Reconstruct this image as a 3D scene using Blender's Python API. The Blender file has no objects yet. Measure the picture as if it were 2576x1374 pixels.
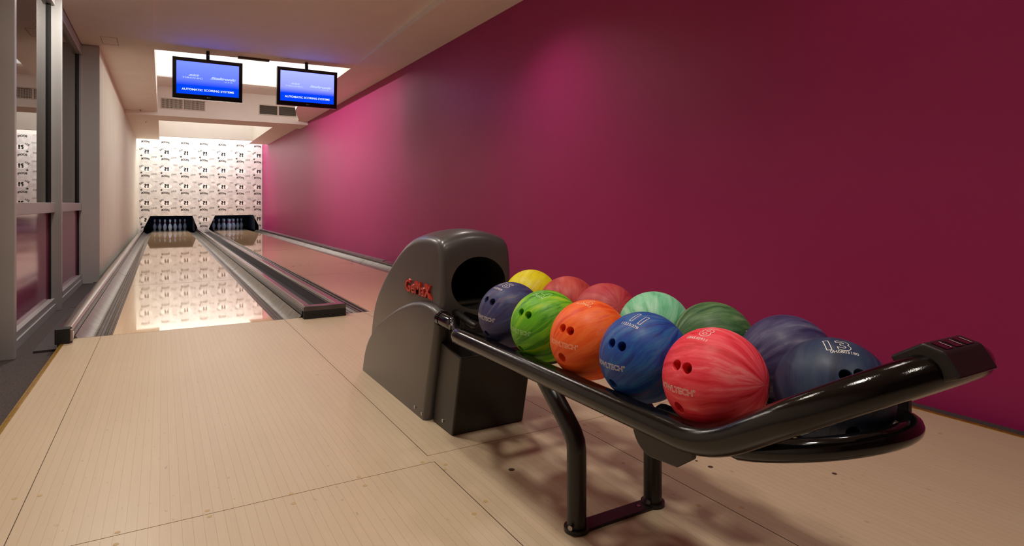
import bpy, bmesh, math, random
from mathutils import Vector, Matrix

random.seed(7)
SC = bpy.context.scene
COL = SC.collection
PI = math.pi

# ------------------------------------------------------------------ camera
H = 0.916
cam_d = bpy.data.cameras.new('camera')
cam_d.sensor_width = 36.0
cam_d.lens = 1511.9 / 2576 * 36.0
cam_d.shift_y = -(687.0 - 512.5) / 2576
cam_d.clip_start = 0.02
cam_d.clip_end = 100
cam = bpy.data.objects.new('camera', cam_d)
cam.location = (0, 0, H)
cam.rotation_euler = (PI / 2, 0, -math.radians(30.1886))
COL.objects.link(cam)
SC.camera = cam

# ------------------------------------------------------------------ exposure, world
vs = SC.view_settings
vs.view_transform = 'Standard'
vs.look = 'None'
vs.gamma = 1
vs.use_curve_mapping = False
vs.exposure = 0.0
SC.cycles.use_denoising = True
SC.cycles.max_bounces = 10
SC.cycles.diffuse_bounces = 5
SC.cycles.glossy_bounces = 6
SC.cycles.transmission_bounces = 6
SC.cycles.sample_clamp_indirect = 6.0
SC.cycles.blur_glossy = 0.4
SC.cycles.caustics_reflective = False
SC.cycles.caustics_refractive = False

w = bpy.data.worlds.new('world')
SC.world = w
w.use_nodes = True
w.node_tree.nodes['Background'].inputs[0].default_value = (0.9, 0.75, 0.62, 1)
w.node_tree.nodes['Background'].inputs[1].default_value = 0.02

# ------------------------------------------------------------------ lamps of the room (ceiling downlights out of the picture, some added as fill)
def area(name, loc, size, power, color, rot=(0, 0, 0), shape='DISK', sy=None, spread=PI):
    l = bpy.data.lights.new(name, 'AREA')
    l.shape = shape
    l.size = size
    if sy:
        l.size_y = sy
    l.energy = power
    l.color = color
    l.spread = spread
    o = bpy.data.objects.new(name, l)
    o.location = loc
    o.rotation_euler = rot
    COL.objects.link(o)
    return o

def spot(name, loc, power, color, angle, blend, rot=(0, 0, 0), radius=0.05):
    l = bpy.data.lights.new(name, 'SPOT')
    l.energy = power
    l.color = color
    l.spot_size = math.radians(angle)
    l.spot_blend = blend
    l.shadow_soft_size = radius
    o = bpy.data.objects.new(name, l)
    o.location = loc
    o.rotation_euler = rot
    COL.objects.link(o)
    return o

WARM = (1.0, 0.91, 0.79)
area('downlight', (-0.40, 6.55, 2.87), 0.28, 36, WARM)
area('downlight', (0.20, 4.6, 2.93), 0.28, 16, WARM, spread=math.radians(135))
area('downlight', (0.30, 2.7, 2.99), 0.28, 14, WARM, spread=math.radians(125))
area('downlight', (0.55, 0.9, 2.99), 0.28, 14, WARM, spread=math.radians(125))
area('downlight', (1.35, -0.9, 2.99), 0.28, 10, WARM, spread=math.radians(125))  # added behind the camera to lift the floor on the right
spot('wall_spot', (2.10, 1.3, 2.865), 20, (1.0, 0.88, 0.84), 140, 1.0, radius=0.08)  # weak extra spot, added to brighten the near part of the right wall
spot('wall_spot', (2.20, 4.35, 2.865), 66, (1.0, 0.88, 0.84), 130, 1.0, radius=0.08)
# unseen strips added inside the recess to brighten the opposite walls
COOL = (1.0, 0.95, 0.90)
area('wall_wash', (-0.05, 11.4, 3.30), 4.6, 66, COOL, rot=(0, math.radians(-70), 0), shape='RECTANGLE', sy=0.05, spread=math.radians(110))
area('wall_wash', (2.33, 11.4, 3.30), 4.6, 22, COOL, rot=(0, math.radians(70), 0), shape='RECTANGLE', sy=0.05, spread=math.radians(110))
for o_ in [q_ for q_ in COL.objects if q_.name.startswith('wall_wash')]:
    o_.data.size, o_.data.size_y = 0.05, 4.6

# ------------------------------------------------------------------ materials
MATS = {}

def srgb(r, g, b):
    f = lambda c: (c / 255 / 12.92) if c / 255 <= 0.04045 else ((c / 255 + 0.055) / 1.055) ** 2.4
    return (f(r), f(g), f(b), 1)

def new_mat(name):
    m = bpy.data.materials.new(name)
    m.use_nodes = True
    nt = m.node_tree
    return m, nt, nt.nodes['Principled BSDF'], nt.nodes['Material Output']

def mat(name, col, rough=0.5, metal=0.0, coat=0.0, coat_r=0.05, spec=None, noise=None, bump=None, emit=None, ior=None):
    if name in MATS:
        return MATS[name]
    m, nt, p, out = new_mat(name)
    p.inputs['Base Color'].default_value = col
    p.inputs['Roughness'].default_value = rough
    p.inputs['Metallic'].default_value = metal
    p.inputs['Coat Weight'].default_value = coat
    p.inputs['Coat Roughness'].default_value = coat_r
    if spec is not None:
        p.inputs['Specular IOR Level'].default_value = spec
    if ior is not None:
        p.inputs['IOR'].default_value = ior
    if emit:
        p.inputs['Emission Color'].default_value = emit[0]
        p.inputs['Emission Strength'].default_value = emit[1]
    tc = nt.nodes.new('ShaderNodeTexCoord')
    if noise:
        n = nt.nodes.new('ShaderNodeTexNoise')
        n.inputs['Scale'].default_value = noise[0]
        n.inputs['Detail'].default_value = 5
        mx = nt.nodes.new('ShaderNodeMix')
        mx.data_type = 'RGBA'
        nt.links.new(tc.outputs['Object'], n.inputs['Vector'])
        rp = nt.nodes.new('ShaderNodeMapRange')
        rp.inputs[1].default_value = 0.3
        rp.inputs[2].default_value = 0.7
        nt.links.new(n.outputs[0], rp.inputs[0])
        nt.links.new(rp.outputs[0], mx.inputs[0])
        mx.inputs[6].default_value = col
        mx.inputs[7].default_value = noise[1]
        nt.links.new(mx.outputs[2], p.inputs['Base Color'])
    if bump:
        n = nt.nodes.new('ShaderNodeTexNoise')
        n.inputs['Scale'].default_value = bump[0]
        n.inputs['Detail'].default_value = 2
        b = nt.nodes.new('ShaderNodeBump')
        b.inputs['Strength'].default_value = bump[1]
        b.inputs['Distance'].default_value = bump[2]
        nt.links.new(tc.outputs['Object'], n.inputs['Vector'])
        nt.links.new(n.outputs[0], b.inputs['Height'])
        nt.links.new(b.outputs[0], p.inputs['Normal'])
        if coat:
            nt.links.new(b.outputs[0], p.inputs['Coat Normal'])
    MATS[name] = m
    return m

def emit_mat(name, col, strength):
    m, nt, p, out = new_mat(name)
    nt.nodes.remove(p)
    e = nt.nodes.new('ShaderNodeEmission')
    e.inputs[0].default_value = col
    e.inputs[1].default_value = strength
    nt.links.new(e.outputs[0], out.inputs[0])
    return m

def wood_mat(name, base, dark, board, x0, rough, coat, coat_r, ticks=0.5, bump=0.0, line=0.35, ior=1.5):
    m, nt, p, out = new_mat(name)
    N, L = nt.nodes.new, nt.links.new
    tc = N('ShaderNodeTexCoord')
    sep = N('ShaderNodeSeparateXYZ')
    L(tc.outputs['Object'], sep.inputs[0])
    def math_(op, a, b=None, c=None):
        n = N('ShaderNodeMath'); n.operation = op
        for i, v in enumerate((a, b, c)):
            if v is None: continue
            if isinstance(v, (int, float)): n.inputs[i].default_value = v
            else: L(v, n.inputs[i])
        return n.outputs[0]
    u = math_('DIVIDE', math_('SUBTRACT', sep.outputs[0], x0), board)
    bi = math_('FLOOR', u)
    fr = math_('FRACT', u)
    edge = math_('MINIMUM', fr, math_('SUBTRACT', 1.0, fr))
    ln = math_('LESS_THAN', edge, 0.028)
    wn = N('ShaderNodeTexWhiteNoise'); wn.noise_dimensions = '1D'
    L(bi, wn.inputs['W'])
    # grain
    cmb = N('ShaderNodeCombineXYZ')
    L(math_('MULTIPLY', sep.outputs[0], 260.0), cmb.inputs[0])
    L(math_('ADD', math_('MULTIPLY', sep.outputs[1], 5.0), math_('MULTIPLY', wn.outputs[0], 37.0)), cmb.inputs[1])
    g = N('ShaderNodeTexNoise'); g.inputs['Scale'].default_value = 1.0; g.inputs['Detail'].default_value = 4
    L(cmb.outputs[0], g.inputs['Vector'])
    bl = N('ShaderNodeTexNoise'); bl.inputs['Scale'].default_value = 1.1; bl.inputs['Detail'].default_value = 3
    L(tc.outputs['Object'], bl.inputs['Vector'])
    # short dark ticks of the printed grain
    cm2 = N('ShaderNodeCombineXYZ')
    L(math_('MULTIPLY', sep.outputs[0], 55.0), cm2.inputs[0])
    L(math_('ADD', math_('MULTIPLY', sep.outputs[1], 24.0), math_('MULTIPLY', wn.outputs[0], 91.0)), cm2.inputs[1])
    t = N('ShaderNodeTexNoise'); t.inputs['Scale'].default_value = 1.0; t.inputs['Detail'].default_value = 1
    L(cm2.outputs[0], t.inputs['Vector'])
    tick = N('ShaderNodeMapRange'); tick.inputs[1].default_value = 0.72; tick.inputs[2].default_value = 0.80
    L(t.outputs[0], tick.inputs[0])
    f = math_('ADD', math_('MULTIPLY', wn.outputs[0], 0.06), math_('MULTIPLY', g.outputs[0], 0.26))
    f = math_('ADD', f, math_('MULTIPLY', bl.outputs[0], 0.25))
    f = math_('ADD', f, math_('MULTIPLY', tick.outputs[0], ticks))
    f = math_('ADD', f, math_('MULTIPLY', ln, line))
    f = math_('SUBTRACT', f, 0.20); 
    mx = N('ShaderNodeMix'); mx.data_type = 'RGBA'; mx.clamp_factor = True
    L(f, mx.inputs[0])
    mx.inputs[6].default_value = base
    mx.inputs[7].default_value = dark
    L(mx.outputs[2], p.inputs['Base Color'])
    p.inputs['Roughness'].default_value = rough
    p.inputs['Coat Weight'].default_value = coat
    p.inputs['Coat Roughness'].default_value = coat_r
    p.inputs['IOR'].default_value = ior
    if bump:
        b = N('ShaderNodeBump'); b.inputs['Strength'].default_value = 1.0; b.inputs['Distance'].default_value = bump
        cm3 = N('ShaderNodeCombineXYZ')
        L(math_('MULTIPLY', sep.outputs[0], 14.0), cm3.inputs[0])
        L(math_('MULTIPLY', sep.outputs[1], 9.0), cm3.inputs[1])
        bn = N('ShaderNodeTexNoise'); bn.inputs['Scale'].default_value = 1.0; bn.inputs['Detail'].default_value = 2
        L(cm3.outputs[0], bn.inputs['Vector'])
        L(bn.outputs[0], b.inputs['Height'])
        L(b.outputs[0], p.inputs['Normal']); L(b.outputs[0], p.inputs['Coat Normal'])
    MATS[name] = m
    return m

def swirl_mat(name, cols, axis, seed, rough=0.46, scale=20.0):
    """marbled resin: streaks running along great circles between two poles"""
    m, nt, p, out = new_mat(name)
    N, L = nt.nodes.new, nt.links.new
    tc = N('ShaderNodeTexCoord')
    mp = N('ShaderNodeMapping')
    q = Vector(axis).normalized().rotation_difference(Vector((0, 0, 1)))
    mp.inputs['Rotation'].default_value = q.to_euler()
    L(tc.outputs['Object'], mp.inputs['Vector'])
    sp = N('ShaderNodeSeparateXYZ'); L(mp.outputs[0], sp.inputs[0])
    fl = N('ShaderNodeCombineXYZ'); L(sp.outputs[0], fl.inputs[0]); L(sp.outputs[1], fl.inputs[1])
    nz = N('ShaderNodeVectorMath'); nz.operation = 'NORMALIZE'; L(fl.outputs[0], nz.inputs[0])
    up = N('ShaderNodeCombineXYZ'); L(sp.outputs[2], up.inputs[2])
    s1 = N('ShaderNodeVectorMath'); s1.operation = 'SCALE'; s1.inputs['Scale'].default_value = scale * 0.21; L(nz.outputs[0], s1.inputs[0])
    s2 = N('ShaderNodeVectorMath'); s2.operation = 'SCALE'; s2.inputs['Scale'].default_value = scale * 0.32; L(up.outputs[0], s2.inputs[0])
    wv = N('ShaderNodeTexNoise'); wv.inputs['Scale'].default_value = 7.0; wv.inputs['Detail'].default_value = 2
    L(tc.outputs['Object'], wv.inputs['Vector'])
    s3 = N('ShaderNodeVectorMath'); s3.operation = 'SCALE'; s3.inputs['Scale'].default_value = 1.6; L(wv.outputs['Color'], s3.inputs[0])
    a1 = N('ShaderNodeVectorMath'); L(s1.outputs[0], a1.inputs[0]); L(s2.outputs[0], a1.inputs[1])
    a2 = N('ShaderNodeVectorMath'); L(a1.outputs[0], a2.inputs[0]); L(s3.outputs[0], a2.inputs[1])
    mp2 = N('ShaderNodeMapping')
    mp2.inputs['Location'].default_value = (seed, seed * 1.7, seed * 0.3)
    L(a2.outputs[0], mp2.inputs['Vector'])
    n = N('ShaderNodeTexNoise')
    n.inputs['Scale'].default_value = 1.0
    n.inputs['Detail'].default_value = 7
    n.inputs['Roughness'].default_value = 0.62
    n.inputs['Distortion'].default_value = 0.25
    L(mp2.outputs[0], n.inputs['Vector'])
    cr = N('ShaderNodeValToRGB')
    cr.color_ramp.interpolation = 'EASE'
    e = cr.color_ramp.elements
    pos = [0.36, 0.47, 0.55, 0.66]
    e[0].position = pos[0]; e[0].color = cols[0]
    e[1].position = pos[-1]; e[1].color = cols[-1]
    for i in range(1, len(cols) - 1):
        x = e.new(pos[i]); x.color = cols[i]
    L(n.outputs[0], cr.inputs[0])
    L(cr.outputs[0], p.inputs['Base Color'])
    n2 = N('ShaderNodeTexNoise'); n2.inputs['Scale'].default_value = 60; n2.inputs['Detail'].default_value = 3
    L(tc.outputs['Object'], n2.inputs['Vector'])
    p.inputs['Specular IOR Level'].default_value = 0.35
    rr = N('ShaderNodeMapRange'); rr.inputs[3].default_value = rough - 0.07; rr.inputs[4].default_value = rough + 0.10
    L(n2.outputs[0], rr.inputs[0]); L(rr.outputs[0], p.inputs['Roughness'])
    MATS[name] = m
    return m

M_white = mat('ceiling_paint', srgb(238, 233, 225), 0.8, noise=(3.0, srgb(234, 228, 219)))
M_wallbeige = mat('beige_wall_paint', srgb(214, 212, 195), 0.6, noise=(2.0, srgb(208, 206, 188)))
M_magenta = mat('magenta_wall_paint', srgb(158, 34, 95), 0.45, noise=(1.2, srgb(154, 33, 93)), spec=0.3)
M_grey = mat('grey_frame_paint', srgb(160, 159, 160), 0.42, noise=(4, srgb(155, 154, 155)))
M_carpet = mat('speckled_carpet', srgb(36, 31, 33), 0.95, noise=(160, srgb(88, 77, 76)), bump=(220, 0.6, 0.004))
M_plate = mat('dark_plastic_cover', srgb(58, 52, 54), 0.7)
M_brass = mat('brass_trim', srgb(190, 150, 60), 0.32, 0.7, noise=(30, srgb(160, 122, 42)))
M_appr = wood_mat('approach_maple_boards', srgb(204, 184, 156), srgb(148, 121, 92), 0.0276, -0.366, 0.36, 0.0, 0.22, ticks=0.45, bump=0.0, line=0.38)
M_lane = wood_mat('oiled_lane_maple', srgb(226, 194, 152), srgb(170, 128, 88), 0.0270, -0.299, 0.03, 0.0, 0.02, ticks=0.3, bump=0.00006, line=0.22, ior=2.05)
M_seam = mat('seam_dark', srgb(70, 48, 34), 0.7)
M_plug = mat('wood_plug', srgb(188, 158, 112), 0.5)
M_seam2 = mat('seam_brown', srgb(118, 84, 58), 0.7)
M_arrow = mat('arrow_dark_inlay', srgb(110, 60, 40), 0.04, ior=2.05)
M_gutter = mat('grey_gutter_channel', srgb(132, 127, 118), 0.28, 0.45, noise=(14, srgb(92, 86, 79)))
M_groove = mat('gutter_groove', srgb(30, 27, 25), 0.6)
M_cap = mat('dark_capping', srgb(72, 64, 66), 0.22, 0.1, coat=0.6, coat_r=0.1, noise=(9, srgb(58, 50, 52)))
M_caplip = mat('light_capping_lip', srgb(165, 150, 145), 0.3, 0.3)
M_black = mat('matt_black', srgb(14, 13, 13), 0.6)
M_blackdeep = mat('black_void', srgb(5, 5, 6), 0.9)
M_tube = mat('glossy_black_tube', srgb(9, 7, 7), 0.10, spec=0.48, bump=(600, 0.30, 0.0005))
M_tubesmooth = mat('smooth_black_tube', srgb(9, 7, 7), 0.08, spec=0.5)
M_legblk = mat('satin_black_leg', srgb(24, 21, 20), 0.34, bump=(300, 0.12, 0.0005))
M_house = mat('grey_moulded_plastic', srgb(74, 71, 71), 0.34, 0.1, coat=0.25, coat_r=0.2, bump=(500, 0.12, 0.0003))
M_boxblk = mat('dark_box_plastic', srgb(24, 21, 20), 0.38, bump=(500, 0.12, 0.0003))
M_red = mat('red_badge', srgb(205, 44, 24), 0.25, coat=0.6)
M_redguard = mat('red_guard', srgb(150, 40, 16), 0.4)
M_steel = mat('steel_screw', srgb(170, 165, 160), 0.25, 1.0)
M_ink = mat('white_engraving', srgb(238, 232, 226), 0.5)
M_inkgreen = mat('pale_green_engraving', srgb(196, 240, 170), 0.5)
M_inkyellow = mat('pale_yellow_engraving', srgb(250, 240, 150), 0.5)
M_inkpeach = mat('pale_peach_engraving', srgb(255, 214, 180), 0.5)
M_tv = mat('monitor_black_plastic', srgb(12, 11, 13), 0.18, coat=0.5)
M_vent = mat('vent_cream_metal', srgb(206, 194, 180), 0.5)
M_ventdark = mat('vent_dark_duct', srgb(40, 36, 33), 0.8)
M_pin = mat('pin_white_coat', srgb(226, 222, 216), 0.2, coat=0.4)
M_pinred = mat('pin_red_band', srgb(190, 26, 34), 0.3)
M_paper = mat('white_wallpaper', srgb(232, 228, 224), 0.7, noise=(9.0, srgb(206, 201, 196)))
M_pk = mat('print_black', srgb(38, 34, 34), 0.7)
M_pg = mat('print_grey', srgb(120, 116, 114), 0.7)
M_pl = mat('print_light_grey', srgb(198, 192, 190), 0.7)
M_pw = mat('print_bubble_white', srgb(250, 246, 242), 0.7)
M_dark = mat('dark_room_paint', srgb(60, 48, 42), 0.8)
M_plum = mat('plum_lacquered_panel', srgb(146, 62, 100), 0.10, ior=1.75)
M_lamp = emit_mat('luminous_ceiling', (1.0, 0.97, 0.93, 1), 1.3)
M_lamp2 = emit_mat('luminous_ceiling_dim', (1.0, 0.93, 0.86, 1), 2.0)
M_slot = emit_mat('luminous_slot', (1.0, 0.99, 0.97, 1), 5.8)

def glass_mat():
    m, nt, p, out = new_mat('tinted_window_glass')
    nt.nodes.remove(p)
    N, L = nt.nodes.new, nt.links.new
    t = N('ShaderNodeBsdfTransparent'); t.inputs[0].default_value = (0.62, 0.6, 0.6, 1)
    g = N('ShaderNodeBsdfGlossy'); g.inputs['Roughness'].default_value = 0.0
    g.inputs[0].default_value = (0.95, 0.93, 0.92, 1)
    f = N('ShaderNodeFresnel'); f.inputs[0].default_value = 2.3
    mx = N('ShaderNodeMixShader')
    L(f.outputs[0], mx.inputs[0]); L(t.outputs[0], mx.inputs[1]); L(g.outputs[0], mx.inputs[2])
    L(mx.outputs[0], out.inputs[0])
    return m
M_glass = glass_mat()

def screen_mat(name, top, mid, low, strength):
    m, nt, p, out = new_mat(name)
    N, L = nt.nodes.new, nt.links.new
    nt.nodes.remove(p)
    tc = N('ShaderNodeTexCoord'); sep = N('ShaderNodeSeparateXYZ')
    L(tc.outputs['Generated'], sep.inputs[0])
    cr = N('ShaderNodeValToRGB')
    e = cr.color_ramp.elements
    e[0].position = 0.05; e[0].color = low
    e[1].position = 0.95; e[1].color = top
    a = e.new(0.27); a.color = low
    b = e.new(0.45); b.color = mid
    L(sep.outputs[2], cr.inputs[0])
    em = N('ShaderNodeEmission'); em.inputs[1].default_value = strength
    L(cr.outputs[0], em.inputs[0]); L(em.outputs[0], out.inputs[0])
    return m

# ------------------------------------------------------------------ mesh helpers
class MB:
    def __init__(s):
        s.v = []; s.f = []; s.mi = []; s.cur = 0
    def add(s, verts, faces):
        b = len(s.v)
        s.v += [tuple(x) for x in verts]
        s.f += [tuple(b + i for i in f) for f in faces]
        s.mi += [s.cur] * len(faces)
        return s
    def box(s, x0, x1, y0, y1, z0, z1):
        v = [(x0, y0, z0), (x1, y0, z0), (x1, y1, z0), (x0, y1, z0), (x0, y0, z1), (x1, y0, z1), (x1, y1, z1), (x0, y1, z1)]
        return s.add(v, [(0, 3, 2, 1), (4, 5, 6, 7), (0, 1, 5, 4), (1, 2, 6, 5), (2, 3, 7, 6), (3, 0, 4, 7)])
    def quad(s, a, b, c, d):
        return s.add([a, b, c, d], [(0, 1, 2, 3)])
    def sweep(s, prof, y0, y1, cap=True, closed=True):
        """profile of (x,z) pairs extruded along Y"""
        n = len(prof)
        v = [(x, y0, z) for x, z in prof] + [(x, y1, z) for x, z in prof]
        f = [(i, (i + 1) % n, n + (i + 1) % n, n + i) for i in range(n if closed else n - 1)]
        if cap and closed:
            f += [tuple(range(n - 1, -1, -1)), tuple(range(n, 2 * n))]
        return s.add(v, f)
    def prism(s, poly, z0, z1):
        n = len(poly)
        v = [(x, y, z0) for x, y in poly] + [(x, y, z1) for x, y in poly]
        f = [(i, (i + 1) % n, n + (i + 1) % n, n + i) for i in range(n)]
        f += [tuple(range(n - 1, -1, -1)), tuple(range(n, 2 * n))]
        return s.add(v, f)
    def loft(s, rings, cap=True):
        n = len(rings[0]); v = []; f = []
        for r in rings: v += r
        for k in range(len(rings) - 1):
            for i in range(n):
                j = (i + 1) % n
                f.append((k * n + i, k * n + j, (k + 1) * n + j, (k + 1) * n + i))
        if cap:
            f.append(tuple(range(n - 1, -1, -1)))
            f.append(tuple((len(rings) - 1) * n + i for i in range(n)))
        return s.add(v, f)
    def tube(s, path, r, seg=20, cap=True, round_end=(False, False)):
        P = [Vector(p) for p in path]
        R = [r] * len(P) if isinstance(r, (int, float)) else list(r)
        if round_end[0]:
            d = (P[0] - P[1]).normalized(); q = []; rr = []
            for a in (85, 65, 45, 22):
                q.append(P[0] + d * R[0] * math.sin(math.radians(a))); rr.append(R[0] * math.cos(math.radians(a)))
            P = q + P; R = rr + R
        if round_end[1]:
            d = (P[-1] - P[-2]).normalized(); e = P[-1]; rl = R[-1]
            for a in (22, 45, 65, 85):
                P.append(e + d * rl * math.sin(math.radians(a))); R.append(rl * math.cos(math.radians(a)))
        rings = []; up = None
        for i, p in enumerate(P):
            t = (P[min(i + 1, len(P) - 1)] - P[max(i - 1, 0)]).normalized()
            if up is None:
                up = Vector((0, 0, 1)) if abs(t.z) < 0.9 else Vector((0, 1, 0))
            a = t.cross(up).normalized(); up = a.cross(t).normalized()
            rings.append([tuple(p + R[i] * (math.cos(2 * PI * k / seg) * a + math.sin(2 * PI * k / seg) * up)) for k in range(seg)])
        return s.loft(rings, cap)
    def lathe(s, prof, c=(0, 0, 0), seg=24):
        rings = [[(c[0] + r * math.cos(2 * PI * k / seg), c[1] + r * math.sin(2 * PI * k / seg), c[2] + z) for k in range(seg)] for r, z in prof]
        return s.loft(rings, True)
    def disc(s, c, n, r, h, seg=20):
        n = Vector(n).normalized(); a = n.orthogonal().normalized(); b = n.cross(a); c = Vector(c)
        rings = [[tuple(c + n * o + r * (math.cos(2 * PI * k / seg) * a + math.sin(2 * PI * k / seg) * b)) for k in range(seg)] for o in (0, h)]
        return s.loft(rings, True)
    def build(s, name, m, parent=None, smooth=None, bevel=None, world=None):
        me = bpy.data.meshes.new(name)
        me.from_pydata(s.v, [], s.f)
        for x in (m if isinstance(m, (list, tuple)) else [m]):
            me.materials.append(x)
        if any(s.mi):
            me.polygons.foreach_set('material_index', s.mi)
        bm = bmesh.new(); bm.from_mesh(me)
        bmesh.ops.recalc_face_normals(bm, faces=bm.faces)
        bm.to_mesh(me); bm.free()
        if smooth is not None:
            for p in me.polygons: p.use_smooth = True
            me.set_sharp_from_angle(angle=math.radians(smooth))
        o = bpy.data.objects.new(name, me)
        COL.objects.link(o)
        if parent is not None:
            o.parent = parent
            o.matrix_parent_inverse = Matrix.Translation(-Vector(parent_loc(parent)))
        if bevel:
            b = o.modifiers.new('bevel', 'BEVEL'); b.width = bevel; b.segments = 2; b.limit_method = 'ANGLE'; b.angle_limit = math.radians(40)
        return o

def parent_loc(p):
    # a top-level thing sits at its own location; a part's world matrix is the identity
    return Vector(p.location) if p.parent is None else Vector((0, 0, 0))

def tag(o, label=None, cat=None, group=None, kind=None):
    if label: o['label'] = label
    if cat: o['category'] = cat
    if group: o['group'] = group
    if kind: o['kind'] = kind
    return o

def thing(name, loc, label, cat, group=None):
    o = bpy.data.objects.new(name, None)
    o.empty_display_size = 0.1
    o.location = loc
    COL.objects.link(o)
    return tag(o, label, cat, group)

def struct(name, mb, m, parent=None, **k):
    o = mb.build(name, m, parent, **k)
    o['kind'] = 'structure'
    return o

# text -> plain vertices and faces, in its own flat coordinates
_TXT = {}
def text_geo(body, outline=0.0, res=3, bold=0.0, shear=0.0):
    key = (body, outline, res, bold, shear)
    if key in _TXT: return _TXT[key]
    cu = bpy.data.curves.new('lettering', 'FONT')
    cu.body = body
    cu.align_x = 'CENTER'; cu.align_y = 'CENTER'
    cu.resolution_u = res
    cu.shear = shear
    cu.offset = bold
    ob = bpy.data.objects.new('lettering', cu)
    COL.objects.link(ob)
    dg = bpy.context.evaluated_depsgraph_get()
    me = bpy.data.meshes.new_from_object(ob.evaluated_get(dg))
    bm = bmesh.new(); bm.from_mesh(me)
    bmesh.ops.remove_doubles(bm, verts=bm.verts, dist=1e-5)
    if outline:
        # flat ribbons that follow the outlines of the letters
        V = []; F = []
        for e in bm.edges:
            if len(e.link_faces) == 1:
                a, b = e.verts[0].co, e.verts[1].co
                d = (b - a)
                if d.length < 1e-6: continue
                d.normalize(); n = Vector((-d.y, d.x, 0)) * outline * 0.5
                a2, b2 = a - d * outline * 0.3, b + d * outline * 0.3
                cuts = max(1, int((b - a).length / 0.09))
                for c_ in range(cuts):
                    p_, q_ = a2.lerp(b2, c_ / cuts), a2.lerp(b2, (c_ + 1) / cuts)
                    i = len(V)
                    V += [tuple(p_ - n), tuple(q_ - n), tuple(q_ + n), tuple(p_ + n)]
                    F.append((i, i + 1, i + 2, i + 3))
    else:
        V = [tuple(v.co) for v in bm.verts]
        F = [tuple(v.index for v in f.verts) for f in bm.faces]
    bm.free()
    bpy.data.objects.remove(ob); bpy.data.curves.remove(cu); bpy.data.meshes.remove(me)
    xs = [v[0] for v in V]; ys = [v[1] for v in V]
    cx, cy = (min(xs) + max(xs)) / 2, (min(ys) + max(ys)) / 2
    V = [(x - cx, y - cy) for x, y, z in V]
    _TXT[key] = (V, F, max(xs) - min(xs), max(ys) - min(ys))
    return _TXT[key]

def put_text(mb, body, center, right, up, width=None, height=None, outline=0.0, lift=0.0, bold=0.0, shear=0.0, res=3, arc=0.0):
    V, F, w_, h_ = text_geo(body, outline, res, bold, shear)
    sx = width / w_ if width else height / h_
    sy = height / h_ if height else sx
    c = Vector(center); r = Vector(right).normalized(); u = Vector(up).normalized(); n = r.cross(u)
    out = []
    for x, y in V:
        yy = y * sy + (arc * (1 - (2 * x / w_) ** 2) if arc else 0)
        out.append(c + r * x * sx + u * yy + n * lift)
    mb.add(out, F)

# ================================================================== SETTING
XR = 3.01; ZS = 2.88; YF = 5.02; YB = 22.4; XL = -0.677; XG = -0.90
# floor: the approach deck
mb = MB(); mb.box(-0.555, 2.905, -3.5, YF, -0.09, 0)
floor = struct('floor', mb, M_appr)
for x, y0, y1 in ((-0.366, -3.5, YF), (0.832, 2.04, YF), (0.834, -3.5, 1.983), (1.4705, -3.5, YF)):
    sm = MB(); sm.box(x - 0.0011, x + 0.0011, y0, y1, -0.001, 0.0005); sm.build('seam', M_seam, floor)
for y, x0, x1 in ((1.983, -0.555, 0.834), (2.040, 0.832, 1.4705), (2.040, 1.4705, 2.905), (YF - 0.001, -0.5, 2.9)):
    sm = MB(); sm.box(x0, x1, y - 0.0008, y + 0.0008, -0.001, 0.0005); sm.build('seam', M_seam2, floor)
for x, y in ((0.839, 1.905), (0.859, 1.94), (0.797, 2.0), (0.569, 1.998), (0.569, 1.927), (0.859, 1.638), (0.796, 1.59), (1.408, 2.178), (1.51, 2.0), (1.51, 1.91), (1.407, 1.637), (1.407, 1.291), (1.51, 1.218), (2.678, 1.212), (-0.397, 2.389), (-0.332, 2.372), (-0.108, 1.999), (-0.108, 1.931), (0.352, 1.989), (0.346, 1.922), (0.116, 2.006), (0.119, 1.965)):
    pg = MB(); pg.disc((x, y, 0), (0, 0, 1), 0.0075, 0.0005, 14); pg.build('screw_plug', M_plug, floor)
for x, y, r in ((1.039, 1.789, 0.011), (1.648, 1.46, 0.009), (1.643, 1.519, 0.005), (1.97, 1.212, 0.008)):
    pb = MB(); pb.disc((x, y, 0), (0, 0, 1), r, 0.0005, 16); pb.build('dark_dot', M_seam, floor)

mb = MB(); mb.box(-4.0, -0.575, -3.5, 9.2, -0.12, -0.07)
struct('floor_left', mb, M_carpet)
mb = MB(); mb.box(2.925, XR, -3.5, YF + 0.3, -0.06, -0.006)
struct('floor_right', mb, M_carpet)
# subfloor under the lanes
mb = MB(); mb.box(XL, XR, YF + 0.3, 25.6, -0.30, -0.14)
struct('floor_back', mb, M_blackdeep)
# brass edge strips of the approach
def edge_strip(name, x0, x1, yb):
    m_ = MB()
    d = (x1 - x0)
    m_.box(x0, x0 + d * 0.42, -3.5, yb, -0.09, 0.0035)
    m_.box(x0 + d * 0.42, x0 + d * 0.58, -3.5, yb, -0.09, 0.0012)
    m_.box(x0 + d * 0.58, x1, -3.5, yb, -0.09, 0.0035)
    return struct(name, m_, M_brass)
edge_strip('trim_1', -0.575, -0.555, 4.86)
edge_strip('trim_2', 2.905, 2.925, 5.0)

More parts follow.
